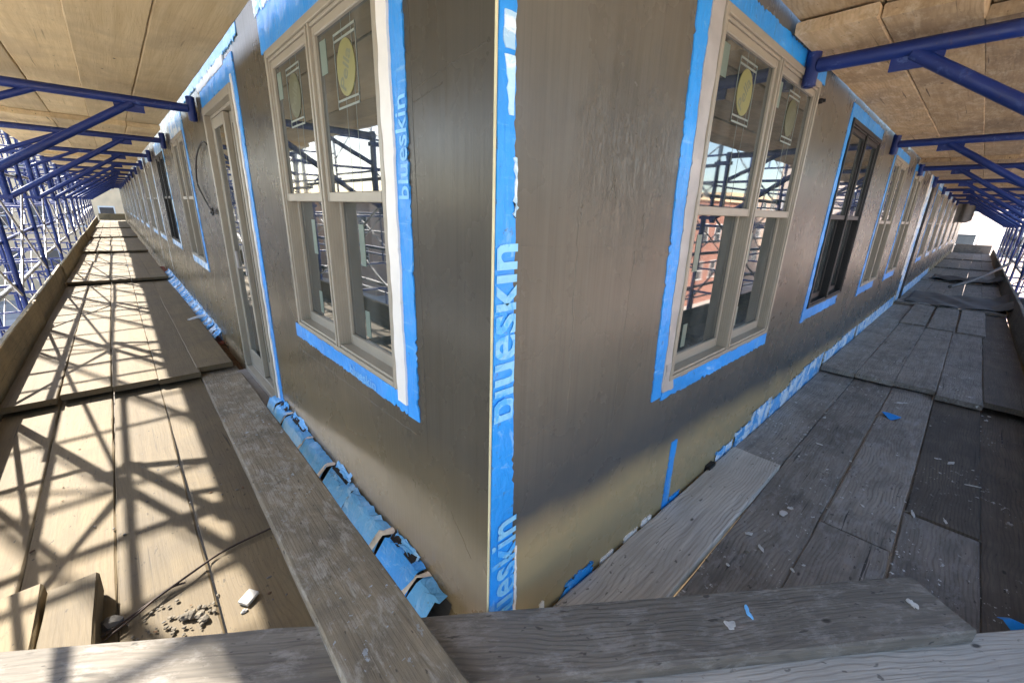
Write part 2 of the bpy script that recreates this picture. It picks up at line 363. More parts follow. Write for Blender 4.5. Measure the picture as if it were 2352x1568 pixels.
far_building('long pink brick terrace far along the street beyond the left scaffold', -32, -16, 36, 88, .5, 'facade_pink', '+x', 16, (-5.2, -2.2), 'cream')
far_building('tall pink terrace far beyond the right scaffold past the red rowhouse', 48, 92, -36, -18, 2.2, 'facade_pink', '+y', 14, (-5.2, -2.2, .3), 'cream')
# ------------------------------------------------------------------ the building
BZ = -8.0
B = empty('corner_building', 'brown coated corner building with blue taped windows on both walls', 'building', (0, 0, BZ))
def bloc(p): return (p[0], p[1], p[2]-BZ)
LEN_L, LEN_R, ZLO, ZHI = 44.0, 34.0, -8.0, 3.2
# openings: (u0, u1, z0, z1), u measured from the corner along each wall
OPL = [(.505, 1.61, -.62, .65), (2.36, 3.38, -1.42, .66), (4.74, 5.76, -.62, .66), (7.0, 8.1, -.58, .64), (9.4, 10.5, -.62, .66), (11.4, 12.5, -.62, .66),
       (14.2, 15.3, -.62, .66), (17.0, 18.1, -.62, .66), (20.0, 21.1, -.62, .66), (23.0, 24.1, -.62, .66), (27.0, 28.1, -.62, .66), (32, 33.1, -.62, .66)]
OPR = [(1.0, 2.255, -.685, .695), (3.17, 4.33, -.655, .67), (5.38, 6.42, -.7, .66), (7.3, 8.35, -.7, .66), (11.7, 12.8, -.7, .66), (14.0, 15.1, -.7, .66), (16.3, 17.4, -.7, .66), (19, 20.1, -.7, .66), (23, 24.1, -.7, .66), (27, 28.1, -.7, .66)]
mb = MB()
def wall_cells(ops, L, fn):
    us = sorted({0.0, L, *[o[0] for o in ops], *[o[1] for o in ops], *[.5*i for i in range(1, 12)]}); zs = sorted({ZLO, ZHI, -1.5, *[o[2] for o in ops], *[o[3] for o in ops]})
    for i in range(len(us)-1):
        for j in range(len(zs)-1):
            uc, zc = (us[i]+us[i+1])/2, (zs[j]+zs[j+1])/2
            if any(o[0] < uc < o[1] and o[2] < zc < o[3] for o in ops): continue
            mb.add([fn(us[i], zs[j], 0), fn(us[i+1], zs[j], 0), fn(us[i+1], zs[j+1], 0), fn(us[i], zs[j+1], 0)], [(0, 1, 2, 3)])
    for (a, b, c, d) in ops:
        for p, q in (((a, c), (b, c)), ((b, c), (b, d)), ((b, d), (a, d)), ((a, d), (a, c))):
            mb.add([fn(p[0], p[1], 0), fn(q[0], q[1], 0), fn(q[0], q[1], .3), fn(p[0], p[1], .3)], [(0, 1, 2, 3)])
fnL = lambda u, z, d: (d, u, z-BZ); fnR = lambda u, z, d: (u, d, z-BZ)
wall_cells(OPL, LEN_L, fnL); wall_cells(OPR, LEN_R, fnR)
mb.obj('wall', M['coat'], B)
mb = MB(); mb.box(.32, LEN_R, .32, LEN_L, 0, ZHI-BZ-.02); mb.obj('core', M['hole'], B)
mb = MB(); mb.box(.0, LEN_R, .0, LEN_L, ZHI-BZ-.0, ZHI-BZ+.3); mb.obj('roof', M['roofgravel'], B)

def text_mesh(body, size, off=.0):
    cu = bpy.data.curves.new('t', 'FONT'); cu.body = body; cu.size = size; cu.offset = off; cu.resolution_u = 3
    o = bpy.data.objects.new('t', cu); COL.objects.link(o); dg = bpy.context.evaluated_depsgraph_get()
    me = bpy.data.meshes.new_from_object(o.evaluated_get(dg)); bpy.data.objects.remove(o); return me

def ring(mb, x0, x1, z0, z1, w_, d0, d1, wb=None, wt=None):
    wb = w_ if wb is None else wb; wt = w_ if wt is None else wt
    mb.box(x0, x0+w_, d0, d1, z0, z1); mb.box(x1-w_, x1, d0, d1, z0, z1)
    mb.box(x0+w_, x1-w_, d0, d1, z0, z0+wb); mb.box(x0+w_, x1-w_, d0, d1, z1-wt, z1)

def window(side, op, cmat='tan', detail=2, label=None, sill='sillgrey', flip=False):
    """twin double-hung unit, local x left->right as seen from outside, local y into the building"""
    u0, u1, z0, z1 = op; W = u1-u0; H = z1-z0
    dark = cmat == 'black'
    loc = bloc((0, u1, z0)) if side == 'L' else bloc((u0, 0, z0)); rot = (0, 0, -math.pi/2 if side == 'L' else 0)
    fr = MB(); ring(fr, 0, W, 0, H, .024, -.014, .10, .020, .030)
    ring(fr, .024, W-.024, .020, H-.030, .008, -.006, .10, .012, .012)
    c = W/2; fr.box(c-.022, c-.008, -.012, .1, .020, H-.030); fr.box(c+.008, c+.022, -.012, .1, .020, H-.030); fr.box(c-.008, c+.008, .002, .1, .020, H-.030)
    o = fr.obj('window', M[cmat], B, loc, rot); bevel(o, .003)
    if label: o['label'] = label
    mid = H*.515; gl = M['glass']; sl = MB(); sl.box(.026, W-.026, -.004, .2, -.012, .0195); 
    so = sl.obj('sill', M[sill], o); so.location = (0, 0, .0)
    for k, (a, b) in enumerate(((.032, c-.022), (c+.022, W-.032))):
        up = MB(); ring(up, a, b, mid-.02, H-.042, .022, .0, .026, .036, .030); uo = up.obj('upper_sash', M[cmat], o); bevel(uo, .003, 1)
        lo = MB(); lw = .020; ring(lo, a+.004, b-.004, .020, mid+.012, lw, .040, .072, .058, .03); loo = lo.obj('lower_sash', M[cmat], o); bevel(loo, .003, 1)
        if detail > 0:
            for (e, sg) in ((a, 1), (b, -1)):   # grooved jamb track on each side of the lower sash
                tr = MB()
                for q in range(4):
                    xx = e+sg*(.0004+.0028*q); tr.box(min(xx, xx+sg*.0016), max(xx, xx+sg*.0016), (.004+.010*q), .05, .021, mid-.021)
                tr.obj('jamb_track', M[cmat], o)
        g1 = MB(); g1.box(a+.022, b-.022, .012, .022, mid+.016, H-.072); g1.obj('pane', gl, o)
        g2 = MB(); g2.box(a+.004+lw, b-.004-lw, .052, .062, .078, mid-.018); g2.obj('pane', gl, o)
        if detail > 1 and not dark:
            sx = a+.040
            s1 = MB(); s1.box(sx, sx+.055, .0105, .012, H-.20, H-.095); s1.obj('paper_strip', M['paper_green'], o)
            s2 = MB(); s2.box(a+.16, a+.205, .0505, .052, mid-.26, mid-.10); s2.obj('paper_strip', M['paper_green'], o)
            s2 = MB(); s2.box(a+.16, a+.20, .0505, .052, .10, .21); s2.obj('paper_strip', M['paper_green'], o)
            # oval maker's sticker with a line frame
            cxs = (a+b)/2+.005; cz = H-.213; ov = MB(); N = 40
            pts = [(cxs+.072*math.cos(2*math.pi*i/N), .0098, cz+.083*math.sin(2*math.pi*i/N)) for i in range(N)]
            ov.add(pts, [tuple(range(N))]); ov.add([(x, .012, z) for x, y, z in pts], [tuple(range(N))])
            ov.add(pts+[(x, .012, z) for x, y, z in pts], [(i, (i+1) % N, N+(i+1) % N, N+i) for i in range(N)]); ovo = ov.obj('oval_sticker', M['yellow' if k == (1 if side == 'L' else 0) else 'yellow_dim'], o)
            ln = MB()
            for zz in (cz+.108, cz+.088, cz-.090, cz-.112): ln.box(cxs-.088, cxs+.088, .0102, .012, zz-.0032, zz+.0032)
            for xx in (-.088, .086): ln.box(cxs+xx, cxs+xx+.002, .0102, .012, cz-.115, cz+.11)
            for xx in (-.02, .055): ln.box(cxs+xx, cxs+xx+.0012, .0112, .012, mid+.016, H-.072)
            ln.obj('sticker_outline', M['outline'], o)
            me = text_mesh('Pella', .070, .0012); me.materials.append(M['ink'])
            me.transform(Matrix.Translation((cxs, .0094, cz)) @ Matrix.Rotation(math.radians(-62), 4, 'Y') @ Matrix.Rotation(math.pi/2, 4, 'X') @ Matrix.Shear('XZ', 4, (.0, 0)) @ Matrix.Translation((-.07, -.022, 0)))
            to = bpy.data.objects.new('sticker_lettering', me); COL.objects.link(to); to.parent = o
    return o
wl = window('L', OPL[0], sill='sillwood')
wr = window('R', OPR[0])
window('L', OPL[2], detail=1); window('L', OPL[3], 'black', 1, 'black framed double hung window')
for op in OPL[4:]: window('L', op, 'tan', 0)
window('R', OPR[1], 'black', 1, 'black framed double hung window')
for op in OPR[2:]: window('R', op, 'tan', 1 if op[0] < 9 else 0)

# glazed door on the left wall
op = OPL[1]; W = op[1]-op[0]; H = op[3]-op[2]
d = MB(); ring(d, 0, W, 0, H, .045, -.02, .11, .05, .05); ring(d, .045, W-.045, .05, H-.05, .025, .02, .11, .02, .02)
door = bevel(d.obj('glazed_door', M['tan'], B, bloc((0, op[1], op[2])), (0, 0, -math.pi/2)), .004)
for (a, b, y) in ((.072, .52, .02), (.50, W-.072, .055)):
    lf = MB(); ring(lf, a, b, .075, H-.075, .052, y, y+.035, .14, .07); lo = bevel(lf.obj('door_leaf', M['tan'], door), .004)
    p = MB(); p.box(a+.052, b-.052, y+.006, y+.018, .215, H-.145); p.obj('pane', M['glass'], door)
hd = MB(); hd.box(.47, .50, .012, .03, .9, 1.12); hd.tube((.485, .012, .96), (.485, -.03, .96), .008); hd.tube((.485, -.03, .96), (.485, -.03, 1.08), .009); hd.obj('handle', M['greycaulk'], door)
th = MB(); th.box(-.02, W+.02, -.09, .12, -.05, .0); th.obj('threshold', M['sillgrey'], door)

# blue flashing tape: ragged strips lying on the wall
def tape(side, u0, u1, z0, z1, mat='tape', off=.0035, rag=.010, name='flashing_tape', edges='udlr', u2=None, u3=None, parent=None, step=.013, seed=None):
    """ragged sheet on a wall; u2,u3 give the top's extents when it leans"""
    rnd = random.Random(seed if seed is not None else int(abs(u0*977+z0*313+u1*57)*10)); u2 = u0 if u2 is None else u2; u3 = u1 if u3 is None else u3
    nu = max(2, min(160, int((u1-u0)/step))); nv = max(2, min(160, int((z1-z0)/step)))
    drift = [rnd.uniform(0, 6) for _ in range(3)]; cnt = [0]
    def jit():
        cnt[0] += 1; k_ = cnt[0]; slow = .5+.5*math.sin(k_*.23+drift[0])*math.sin(k_*.071+drift[1])
        return rag*(.25*rnd.random()+.9*slow*rnd.random()**1.5+(1.3*rnd.random() if rnd.random() < .07 else 0))
    eb = [jit() if 'd' in edges else 0 for _ in range(nu+1)]; et = [jit() if 'u' in edges else 0 for _ in range(nu+1)]
    el = [jit() if 'l' in edges else 0 for _ in range(nv+1)]; er = [jit() if 'r' in edges else 0 for _ in range(nv+1)]
    front = []
    for j in range(nv+1):
        for i in range(nu+1):
            s, t = i/nu, j/nv; a = u0+(u2-u0)*t; b = u1+(u3-u1)*t
            u = a+(b-a)*s; z = z0+(z1-z0)*t
            if i == 0: u += el[j]
            if i == nu: u -= er[j]
            if j == 0: z += eb[i]
            if j == nv: z -= et[i]
            front.append((u, z))
    mb = MB(); P = (lambda u, z, d: (-d, u, z-BZ)) if side == 'L' else (lambda u, z, d: (u, -d, z-BZ))
    wob = lambda u, z: off+.0012*math.sin(u*31+z*17)+.0008*math.sin(z*53-u*23)
    vs = [P(u, z, wob(u, z)) for u, z in front]; n1 = nu+1
    mb.add(vs, [(j*n1+i, j*n1+i+1, (j+1)*n1+i+1, (j+1)*n1+i) for j in range(nv) for i in range(nu)], True)
    rim = [i for i in range(n1)]+[j*n1+nu for j in range(1, nv+1)]+[nv*n1+i for i in range(nu-1, -1, -1)]+[j*n1 for j in range(nv-1, 0, -1)]
    k = len(rim); mb.add([vs[i] for i in rim]+[P(front[i][0], front[i][1], -.002) for i in rim], [(i, (i+1) % k, k+(i+1) % k, k+i) for i in range(k)])
    return mb.obj(name, M[mat], parent or B)

def lettering(side, body, size, mat, u, z, ang, off, clip=None, stretch=1.0, off2=.0, parent=None):
    """print on a tape strip: baseline start at (u,z), turned by ang, cut off outside clip=(u0,u1,z0,z1)"""
    me = text_mesh(body, size, off2); bm = bmesh.new(); bm.from_mesh(me)
    # work in wall plane as seen from outside: x right, y up
    sgn = 1 if side == 'R' else -1
    bm.transform(Matrix.Translation((sgn*u, z, 0)) @ Matrix.Rotation(math.radians(ang), 4, 'Z') @ Matrix.Diagonal((stretch, 1, 1, 1)))
    if clip:
        lo, hi = sorted((sgn*clip[0], sgn*clip[1]))
        for co, no in (((lo, 0, 0), (-1, 0, 0)), ((hi, 0, 0), (1, 0, 0)), ((0, clip[2], 0), (0, -1, 0)), ((0, clip[3], 0), (0, 1, 0))):
            bmesh.ops.bisect_plane(bm, geom=bm.verts[:]+bm.edges[:]+bm.faces[:], plane_co=co, plane_no=no, clear_outer=True)
    for v in bm.verts:
        x, y = v.co.x, v.co.y
        v.co = (x, -off, y-BZ) if side == 'R' else (-off, -x, y-BZ)
    bm.to_mesh(me); bm.free(); me.materials.append(M[mat])
    if not me.polygons: return None
    o = bpy.data.objects.new('tape_lettering', me); COL.objects.link(o); o.parent = parent or B
    return o

# corner tape (widens downward), yellowish bead on the corner, lettering that reads upward
ct = tape('R', .004, .118, -1.62, .60, 'tape', .004, .008, 'corner_tape', 'r', .004, .046, step=.012)
for zb, xb, cr in ((-.555, .083, .074), (-1.37, .112, .104)):
    lettering('R', 'blueskin', .172, 'letter', xb, zb, 90, .0068, (.007, cr, -1.5, .8), .86, .0035, ct)
tape('R', .014, .050, .325, .392, 'tape_pale', .0068, .006, 'tape_overlap'); tape('R', .034, .052, .20, .318, 'tape_pale', .0066, .008, 'tape_overlap', 'lrud', .018, .050); tape('R', .05, .068, -.02, .12, 'tape_pale', .0066, .014, 'tape_overlap')
mb = MB(); mb.tube((-.001, -.001, -1.6-BZ), (-.001, -.001, 1.2-BZ), .0035, 8); mb.obj('corner_bead', M['bead'], B)
tape('R', .104, .128, -1.5, -1.02, 'white', .005, .008, 'primer_streak', 'lrud', .104, .116)

# left wall: tape around the near window
t1 = tape('L', .37, .445, -.70, .80, 'tape', .004, .010, edges='l', seed=3)
lettering('L', 'blueskin', .085, 'letter_faint', .375, .02, 90, .0062, (.374, .442, -.2, .5), 1.0, .001, t1)
tape('L', .443, .506, -.66, .66, 'white', .012, .004, 'primer_strip', 'l')
t2 = tape('L', .446, 1.70, -.705, -.628, 'tape', .005, .016, edges='d', seed=5)
lettering('L', 'blueskin', .06, 'letter_faint', .95, -.695, 0, .0070, None, 1.3, .0008, t2)
tape('L', .446, 1.68, .655, .92, 'tape', .005, .012, edges='ul')
tape('L', 1.2, 1.72, .80, 1.0, 'tape_worn', .009, .03, edges='dlur')
# door tape
tape('L', 2.255, 2.335, -1.40, .74, 'tape', .004, .010, edges='l'); tape('L', 2.325, 2.365, -1.40, .70, 'white', .010, .006, 'primer_strip', 'l')
tape('L', 2.26, 3.44, .668, .80, 'tape', .0045, .012, edges='du'); tape('L', 2.1, 4.3, .82, .98, 'tape_dim', .006, .04, edges='du')
tape('L', 2.5, 3.5, .775, .835, 'white', .009, .02, 'primer_streak', 'du')
# further left windows
for i, (a, b, c, e) in enumerate(OPL[2:]):
    tape('L', a-.10, a-.005, c-.09, e+.02, 'tape_worn' if i else 'tape', .004, .014, edges='l')
    tape('L', a-.10, b+.03, e+.01, e+.17, 'tape_worn', .0045, .02, edges='lu'); tape('L', a-.1, b+.06, c-.09, c-.006, 'tape_worn', .005, .02, edges='ld')
    if i > 1: tape('L', a-.16, a-.105, c-.6, e+.1, 'white', .004, .01, 'primer_strip', 'lr')
# right wall: near window
tape('R', .875, .955, -.75, 1.02, 'tape', .004, .010, edges='l', u2=.80, u3=.895, seed=11)
tape('R', .95, 1.004, -.72, 1.02, 'greycaulk', .007, .006, 'caulk_strip', 'l', .89, 1.004)
tape('R', .952, 1.06, -.735, -.60, 'greycaulk', .0088, .02, 'caulk_strip', 'dlr', .952, 1.004)
tape('R', .96, 2.28, -.772, -.69, 'tape', .0048, .018, edges='d', seed=13)
tape('R', .98, 2.34, .70, .775, 'tape', .0048, .014, edges='ur')
for i, (a, b, c, e) in enumerate(OPR[1:]):
    k = 'tape' if i < 4 else 'tape_worn'
    tape('R', a-.10, a-.004, c-.10, e+.05, k, .004, .010, edges='l', u2=a-.075)
    tape('R', a-.075, b+.05, e+.006, e+.085, k, .0046, .012, edges='ul'); tape('R', a-.095, b-.10, c-.095, c-.005, k, .0046, .018, edges='dr')
    if i > 2: tape('R', a-.1, b+.12, e+.05, e+.26, 'tape_worn', .006, .03)
# right wall base: torn patches above the planks and the short upright strip
vt = tape('R', 1.145, 1.205, -1.47, -1.045, 'tape', .0045, .006, edges='ulr'); lettering('R', 'blueskin', .05, 'letter', 1.20, -1.40, 90, .0066, (1.148, 1.2, -1.46, -1.06), .9, .0006, vt)
tape('R', .31, .57, -1.50, -1.365, 'tape', .005, .05, edges='ulr', u2=.40, u3=.575, seed=2); tape('R', 1.205, 1.34, -1.5, -1.40, 'tape', .005, .03, edges='ulr')
for a, b, h, s in ((1.78, 2.06, .075, 1), (2.08, 2.38, .10, 2), (2.36, 2.78, .145, 3), (2.76, 3.25, .12, 4), (3.22, 3.62, .15, 5), (3.6, 4.35, .17, 6), (4.4, 5.2, .15, 7), (5.15, 6.0, .17, 8), (6.1, 7.2, .16, 9), (7.1, 9.6, .16, 10), (10.6, 13.5, .18, 11), (13.4, 17, .17, 12)):
    tape('R', a, b, -1.50, -1.45+h*1.25, 'tape_worn', .005+.0007*(s % 3), .10, edges='ulr', seed=s)
for a, z, ww, hh in ((.62, -1.43, .10, .018), (.80, -1.425, .12, .02), (.95, -1.425, .05, .03), (1.0, -1.42, .04, .02), (.16, -1.40, .03, .02), (.24, -1.39, .03, .03)):
    tape('R', a, a+ww, z-.02, z+hh, 'white', .006, .012, 'mortar_smear', 'udlr', step=.008)
mb = MB(); mb.box(1.66, 1.74, -.03, .0, -1.46-BZ, -1.40-BZ); mb.obj('wall_pocket', M['hole'], B)
# vertical steel angle with pale tape further along the right wall
mb = MB(); mb.box(10.25, 10.30, -.04, -.003, -1.5-BZ, .78-BZ); mb.box(10.30, 10.42, -.012, -.003, -1.5-BZ, .78-BZ); mb.obj('steel_angle', M['steel_dark'], B)
tape('R', 9.75, 10.24, -1.4, .78, 'tape_worn', .006, .03, edges='l'); tape('R', 9.55, 9.74, -.9, .78, 'white', .006, .03, 'primer_strip', 'lr')
mb = MB(); mb.tube((2.31, -.02, .62-BZ), (2.31, .0, .62-BZ), .014, 12); mb.tube((2.31, -.034, .62-BZ), (2.31, -.02, .62-BZ), .008, 8); mb.obj('wall_bolt', M['cable'], B)
# seams and ridges in the coating
def ridge(side, pts, r=.0016):
    mb = MB(); P = (lambda u, z: (.0014*1.0, u, z-BZ)) if side == 'L' else (lambda u, z: (u, .0014, z-BZ)); mb.path([P(*p) for p in pts], r*1.5, 8); mb.obj('coating_ridge', M['coat'], B)
rr = random.Random(5)
def wob(a, b, n=14, k=.004): return [(a[0]+(b[0]-a[0])*i/n+rr.uniform(-k, k), a[1]+(b[1]-a[1])*i/n+rr.uniform(-k, k)) for i in range(n+1)]
ridge('R', wob((.09, -.085), (.93, -.11), 30, .003), .0012); ridge('R', wob((.125, -.665), (.285, -.625)), .0015)
ridge('R', wob((.31, .02), (.325, -.62), 20, .005), .002); ridge('R', wob((.62, -.12), (.60, -.75), 20, .005)); ridge('R', wob((.44, .37), (.43, .28)), .002)
for q in range(4):
    u, z = rr.uniform(.3, .72), rr.uniform(.0, .26); ridge('R', wob((u, z), (u+rr.uniform(-.02, .05), z-rr.uniform(.05, .14)), 8, .006), rr.uniform(.0012, .0024))
for q in range(2):
    u, z = rr.uniform(.42, .7), rr.uniform(.2, .3); ridge('R', wob((u, z), (u+rr.uniform(-.02, .03), z-.03), 6, .006), .0018)
ridge('L', wob((.33, .30), (.03, .34), 16, .003)); ridge('L', wob((.34, .27), (.2, .29), 10, .003)); ridge('L', wob((.33, -.80), (.35, .70), 30, .002), .0018); ridge('L', wob((.2, -.95), (.09, -1.07), 10, .004)); ridge('L', wob((1.7, -.78), (.4, -.76), 24, .003), .0018)

# brick ledge along the foot of the left wall, bricks wrapped in torn tape
mb = MB(); mb.box(-.10, -.001, .20, 2.42, -1.62-BZ, -1.455-BZ); ledge = mb.obj('brick_ledge', M['brick'], B)
rl = random.Random(21); y = .24; k = 0
def flap(y0, y1, mat, x0=-.095, zt=-1.325, zb=-1.435, amp=.012, lift=0):
    ph = rl.uniform(0, 6); mb = MB()
    def fn(s, t):
        e = rl.uniform(-1, 1)*amp*.6
        yy = y0+(y1-y0)*s+(e if s in (0, 1) else 0); xx = (-.002+lift*0)+(x0+.002)*t+rl.uniform(-1, 1)*amp*.25
        zz = zt+(zb-zt)*(t**.7)+amp*math.sin(9*s+ph)*(.3+t*(1-t)*2)+rl.uniform(-1, 1)*amp*.35-BZ
        if t == 0: zz += rl.uniform(-1, 1)*amp
        return (xx, yy, zz)
    mb.grid(fn, 9, 7, False); o = mb.obj('tape_flap' if mat.startswith('tape') else ('mortar_joint' if mat == 'mortar' else 'brick_face' if mat == 'brick' else 'dark_pocket'), M[mat], ledge)
    return o
flap(.20, 2.44, 'hole', -.07, -1.36, -1.475, .004)
def block(y0, y1, mat, zt, zb, x0, xt=-.004, sk=0., amp=.006, nm='tape_flap'):
    """one brick face wrapped in tape: flat, slanted outward, crisp top fold"""
    m = MB(); n = max(3, int((y1-y0)/.025)); ph = rl.uniform(0, 6); j1, j2 = rl.uniform(-.014, .006), rl.uniform(-.010, .010); x0 += j1; prof = ((xt, zt+.014), (xt-.030+j2, zt+.004), (xt-.040+j2, zt-.010), (x0, zb), (x0-.006, zb-.012), (x0+.002, zb-.03)); e = [rl.uniform(-amp, amp) for _ in range((n+1)*6)]
    vs = [(x+e[(j*6+i)]*.6, y0+(y1-y0)*j/n+sk*(i-2)*.2+(e[j*6+i]*1.6 if j in (0, n) else 0), z+e[j*6+i]+.004*math.sin(j*1.3+ph)-BZ) for j in range(n+1) for i, (x, z) in enumerate(prof)]
    m.add(vs, [(j*6+i, j*6+i+1, (j+1)*6+i+1, (j+1)*6+i) for j in range(n) for i in range(5)]); return m.obj(nm, M[mat], ledge)
edge = [(-.103, .2+.05*i, -1.452+rl.uniform(-.004, .004)-BZ) for i in range(46)]; mb = MB(); mb.path(edge, .007, 6); mb.obj('torn_tape_edge', M['chalk'], ledge)
while y < 2.36:
    w_ = rl.choice((.15, .19, .22, .30, .38))*rl.uniform(.92, 1.08); w_ = min(w_, 2.44-y); zt = -1.335+rl.uniform(-.02, .008)
    block(y, y+w_-rl.choice((.0, .01, .035)), 'tape_dim' if rl.random() < .75 else 'tape', zt, -1.440, -.088, sk=.05)
    if rl.random() < .75: block(y+w_-.012, y+w_+.020, 'mortar', zt+.006, -1.437, -.103, -.002, .12, .003, 'mortar_joint')
    q = rl.random()
    if q < .55:   # torn pocket above the brick with a curl of tape standing in it
        flap(y+w_*.15, y+w_*.8, 'hole', -.030, -1.312, -1.338, .003); flap(y+w_*.1, y+w_*.75, 'tape_dim', -.022, -1.290+rl.uniform(-.012, .006), -1.335, .012); flap(y+w_*.25, y+w_*.85, 'tape_dim', -.046, -1.326, -1.362, .010)
    elif q < .72: block(y+w_*.7, y+w_*.85, 'brick', zt+.004, -1.430, -.101, -.01, .12, .003, 'brick_face')
    y += w_; k += 1
mb = MB(); mb.box(-.16, -.001, 2.44, 4.6, -1.62-BZ, -1.50-BZ); mb.obj('dirty_sill', M['dirt'], B)
for i in range(9):
    a = 4.65+i*.62; tape('L', a, a+.66, -1.5, -1.36+rl.uniform(0, .05), 'tape_worn', .005+.001*(i % 2), .05, edges='ulr')
mb = MB()
y = 4.6
mb.box(-.13, -.001, 4.6, 12, -1.62-BZ, -1.47-BZ); lg2 = mb.obj('brick_ledge', M['brick'], B)
ledge = lg2; y = 4.62; k = 0
while y < 10.5:
    flap(y, y+.16, 'tape_worn' if k % 2 else 'tape_dim', -.12, -1.36, -1.45, .02); flap(y+.16, y+.22, 'mortar', -.12, -1.37, -1.455, .012); y += .22; k += 1

# ------------------------------------------------------------------ walkway planks
XS = (-.20, -.48, -.76, -1.04, -1.32); LN = ('nearest the wall', 'second from the wall', 'in the middle', 'second from the toe board', 'beside the toe board')
spans = [(-.2, 3.95, 0, 0), (3.45, 9.95, .08, .0), (9.5, 15.9, .08, 0), (15.4, 22.4, .08, 0), (21.9, 30, .066, 0), (29.5, 42, .066, 0)]
SP = ['near', 'second', 'third', 'fourth', 'fifth', 'farthest']
for si, (a, b, za, zb) in enumerate(spans):
    for i, x in enumerate(XS):
        off = rr.uniform(-.07, .07) if si else 0
        if si == 0 and i == 0: continue
        if si == 0 and i == 1:
            plank('tan scaffold plank of the left walkway, second from the wall, sunlit in the near bay', (x, 1.1, -1.45), (x, b, -1.45), .2745, .045, M['deck_tan'], group='left walkway planks')
            plank('stained short scaffold plank under the white chip, near the building corner', (x, -.5, -1.452), (x, 1.09, -1.452), .2745, .045, M['deck_tan'], group='left walkway planks'); continue
        far = si > 2
        x_ = x-.025 if i == 0 else x
        plank(f'tan scaffold plank of the left walkway, {LN[i]}, {SP[si]} bay', (x_+rr.uniform(-.004, .004), a+off, -1.45+za+rr.uniform(-.003, .003)), (x_, b, -1.45+zb), .2745 if i else .262, .045, M['deck_tan'], group='left walkway planks')
# the plaster stained plank along the wall, lying over the boards at the corner
plank('plaster stained scaffold plank along the left wall beside the blue taped ledge', (-.335, -.60, -1.075), (-.195, 3.62, -1.448), .282, .05, M['deck_inner'], group='left walkway planks', taper=.80)

YS = (-.145, -.425, -.705, -.985, -1.264); RN = ('nearest the wall', 'second from the wall', 'in the middle', 'second from the outer edge', 'at the outer edge')
rsp = [(-.9, 4.75, 0, 0), (4.3, 10.3, .062, 0), (9.8, 15.5, .06, 0), (15.0, 20.4, .05, 0), (19.9, 26, .05, 0), (25.5, 33, .05, 0)]
for si, (a, b, za, zb) in enumerate(rsp):
    for i, yy in enumerate(YS):
        mt = 'deck_dark' if i == 4 and si < 2 else 'deck_grey'
        off = rr.uniform(-.06, .06) if si else 0; zz = -.03 if (i == 4 and si == 0) else 0
        if si == 0 and i in (2, 3):
            cut = 1.95 if i == 2 else 2.18
            cut = {2: 1.72, 3: 2.15}[i]
            plank(f'grey plank of the right walkway, {RN[i]}, short piece near the corner', (a if i == 2 else -.2, yy, -1.45), (cut-.004, yy, -1.45), .273, .045, M['deck_grey'], group='right walkway planks')
            a_ = cut+.004
            plank(f'grey scaffold plank of the right walkway, {RN[i]}, near bay', (a_, yy, -1.449), (b, yy, -1.45), .273, .045, M['deck_grey' if i == 2 else 'deck_dark'], group='right walkway planks'); continue
        plank(f'grey scaffold plank of the right walkway, {RN[i]}, {SP[si]} bay', (a+off if i != 0 or si else .1, yy+rr.uniform(-.004, .004), -1.45+za+zz), (b, yy, -1.45+zb+zz), .2765 if i else .27, .045, M[mt], group='right walkway planks')
plank('pale grey scaffold plank lying on the right walkway against the wall', (.12, -.15, -1.412), (2.06, -.15, -1.425), .27, .038, M['deck_pale'], group='right walkway planks')
plank('bluish grey scaffold plank end lying across the right walkway at the black sheet', (7.7, -.42, -1.40), (9.9, -.42, -1.40), .27, .03, M['deck_grey'], group='right walkway planks')
plank('second bluish grey plank end lying beside the black sheet', (7.6, -.72, -1.40), (9.9, -.72, -1.40), .27, .03, M['deck_grey'], group='right walkway planks')
plank('third bluish grey plank end lying at the black sheet, toward the outer edge', (7.55, -1.02, -1.40), (9.9, -1.02, -1.40), .27, .03, M['deck_grey'], group='right walkway planks')

for i, x in enumerate((-.225, -.505, -.785, -1.065, -1.34)):  # unseen deck added up here to keep the sun off the high wall tape
    plank(f'plank of the topmost deck high above the left walkway, {LN[i].replace("the toe board", "the outer edge")}', (x, -2, 3.0), (x, 42, 3.0), .279, .048, M['ceil_tan'], name='overhead_plank', group='unseen shade planks')
for i in range(5):  # dark layer added under the walkways so the plank gaps read dark
    plank(f'shaded plank of the walkway one level below on the left, {LN[i]}', (XS[i], -1.4, -3.45), (XS[i], 24, -3.45), .279, .045, M['deck_dark'], group='added planks one level below')
    plank(f'shaded plank of the walkway one level below on the right, {RN[i]}', (.0, YS[i], -3.47), (20, YS[i], -3.47), .279, .045, M['deck_dark'], group='added planks one level below')
# boards crossing the corner diagonally
dA = Vector((1.58, -1.15, 0)).normalized(); nA = Vector((dA.y, -dA.x, 0))
pA = nA*.018
def diag(label, t0, t1, off, wd, z, th, mat, pz=0):
    c = pA+nA*(off+wd/2)
    return plank(label, (c.x+dA.x*t0, c.y+dA.y*t0, z), (c.x+dA.x*t1, c.y+dA.y*t1, z+pz), wd, th, M[mat], group='boards across the corner')
diag('long ridged board crossing the building corner, sunlit at left and grey at right', -2.6, 1.49, 0, .205, -1.185, .05, 'deck_front')
diag('pale worn board in the right foreground in front of the ridged board', -.3, 2.9, .17, .25, -1.24, .05, 'deck_pale')
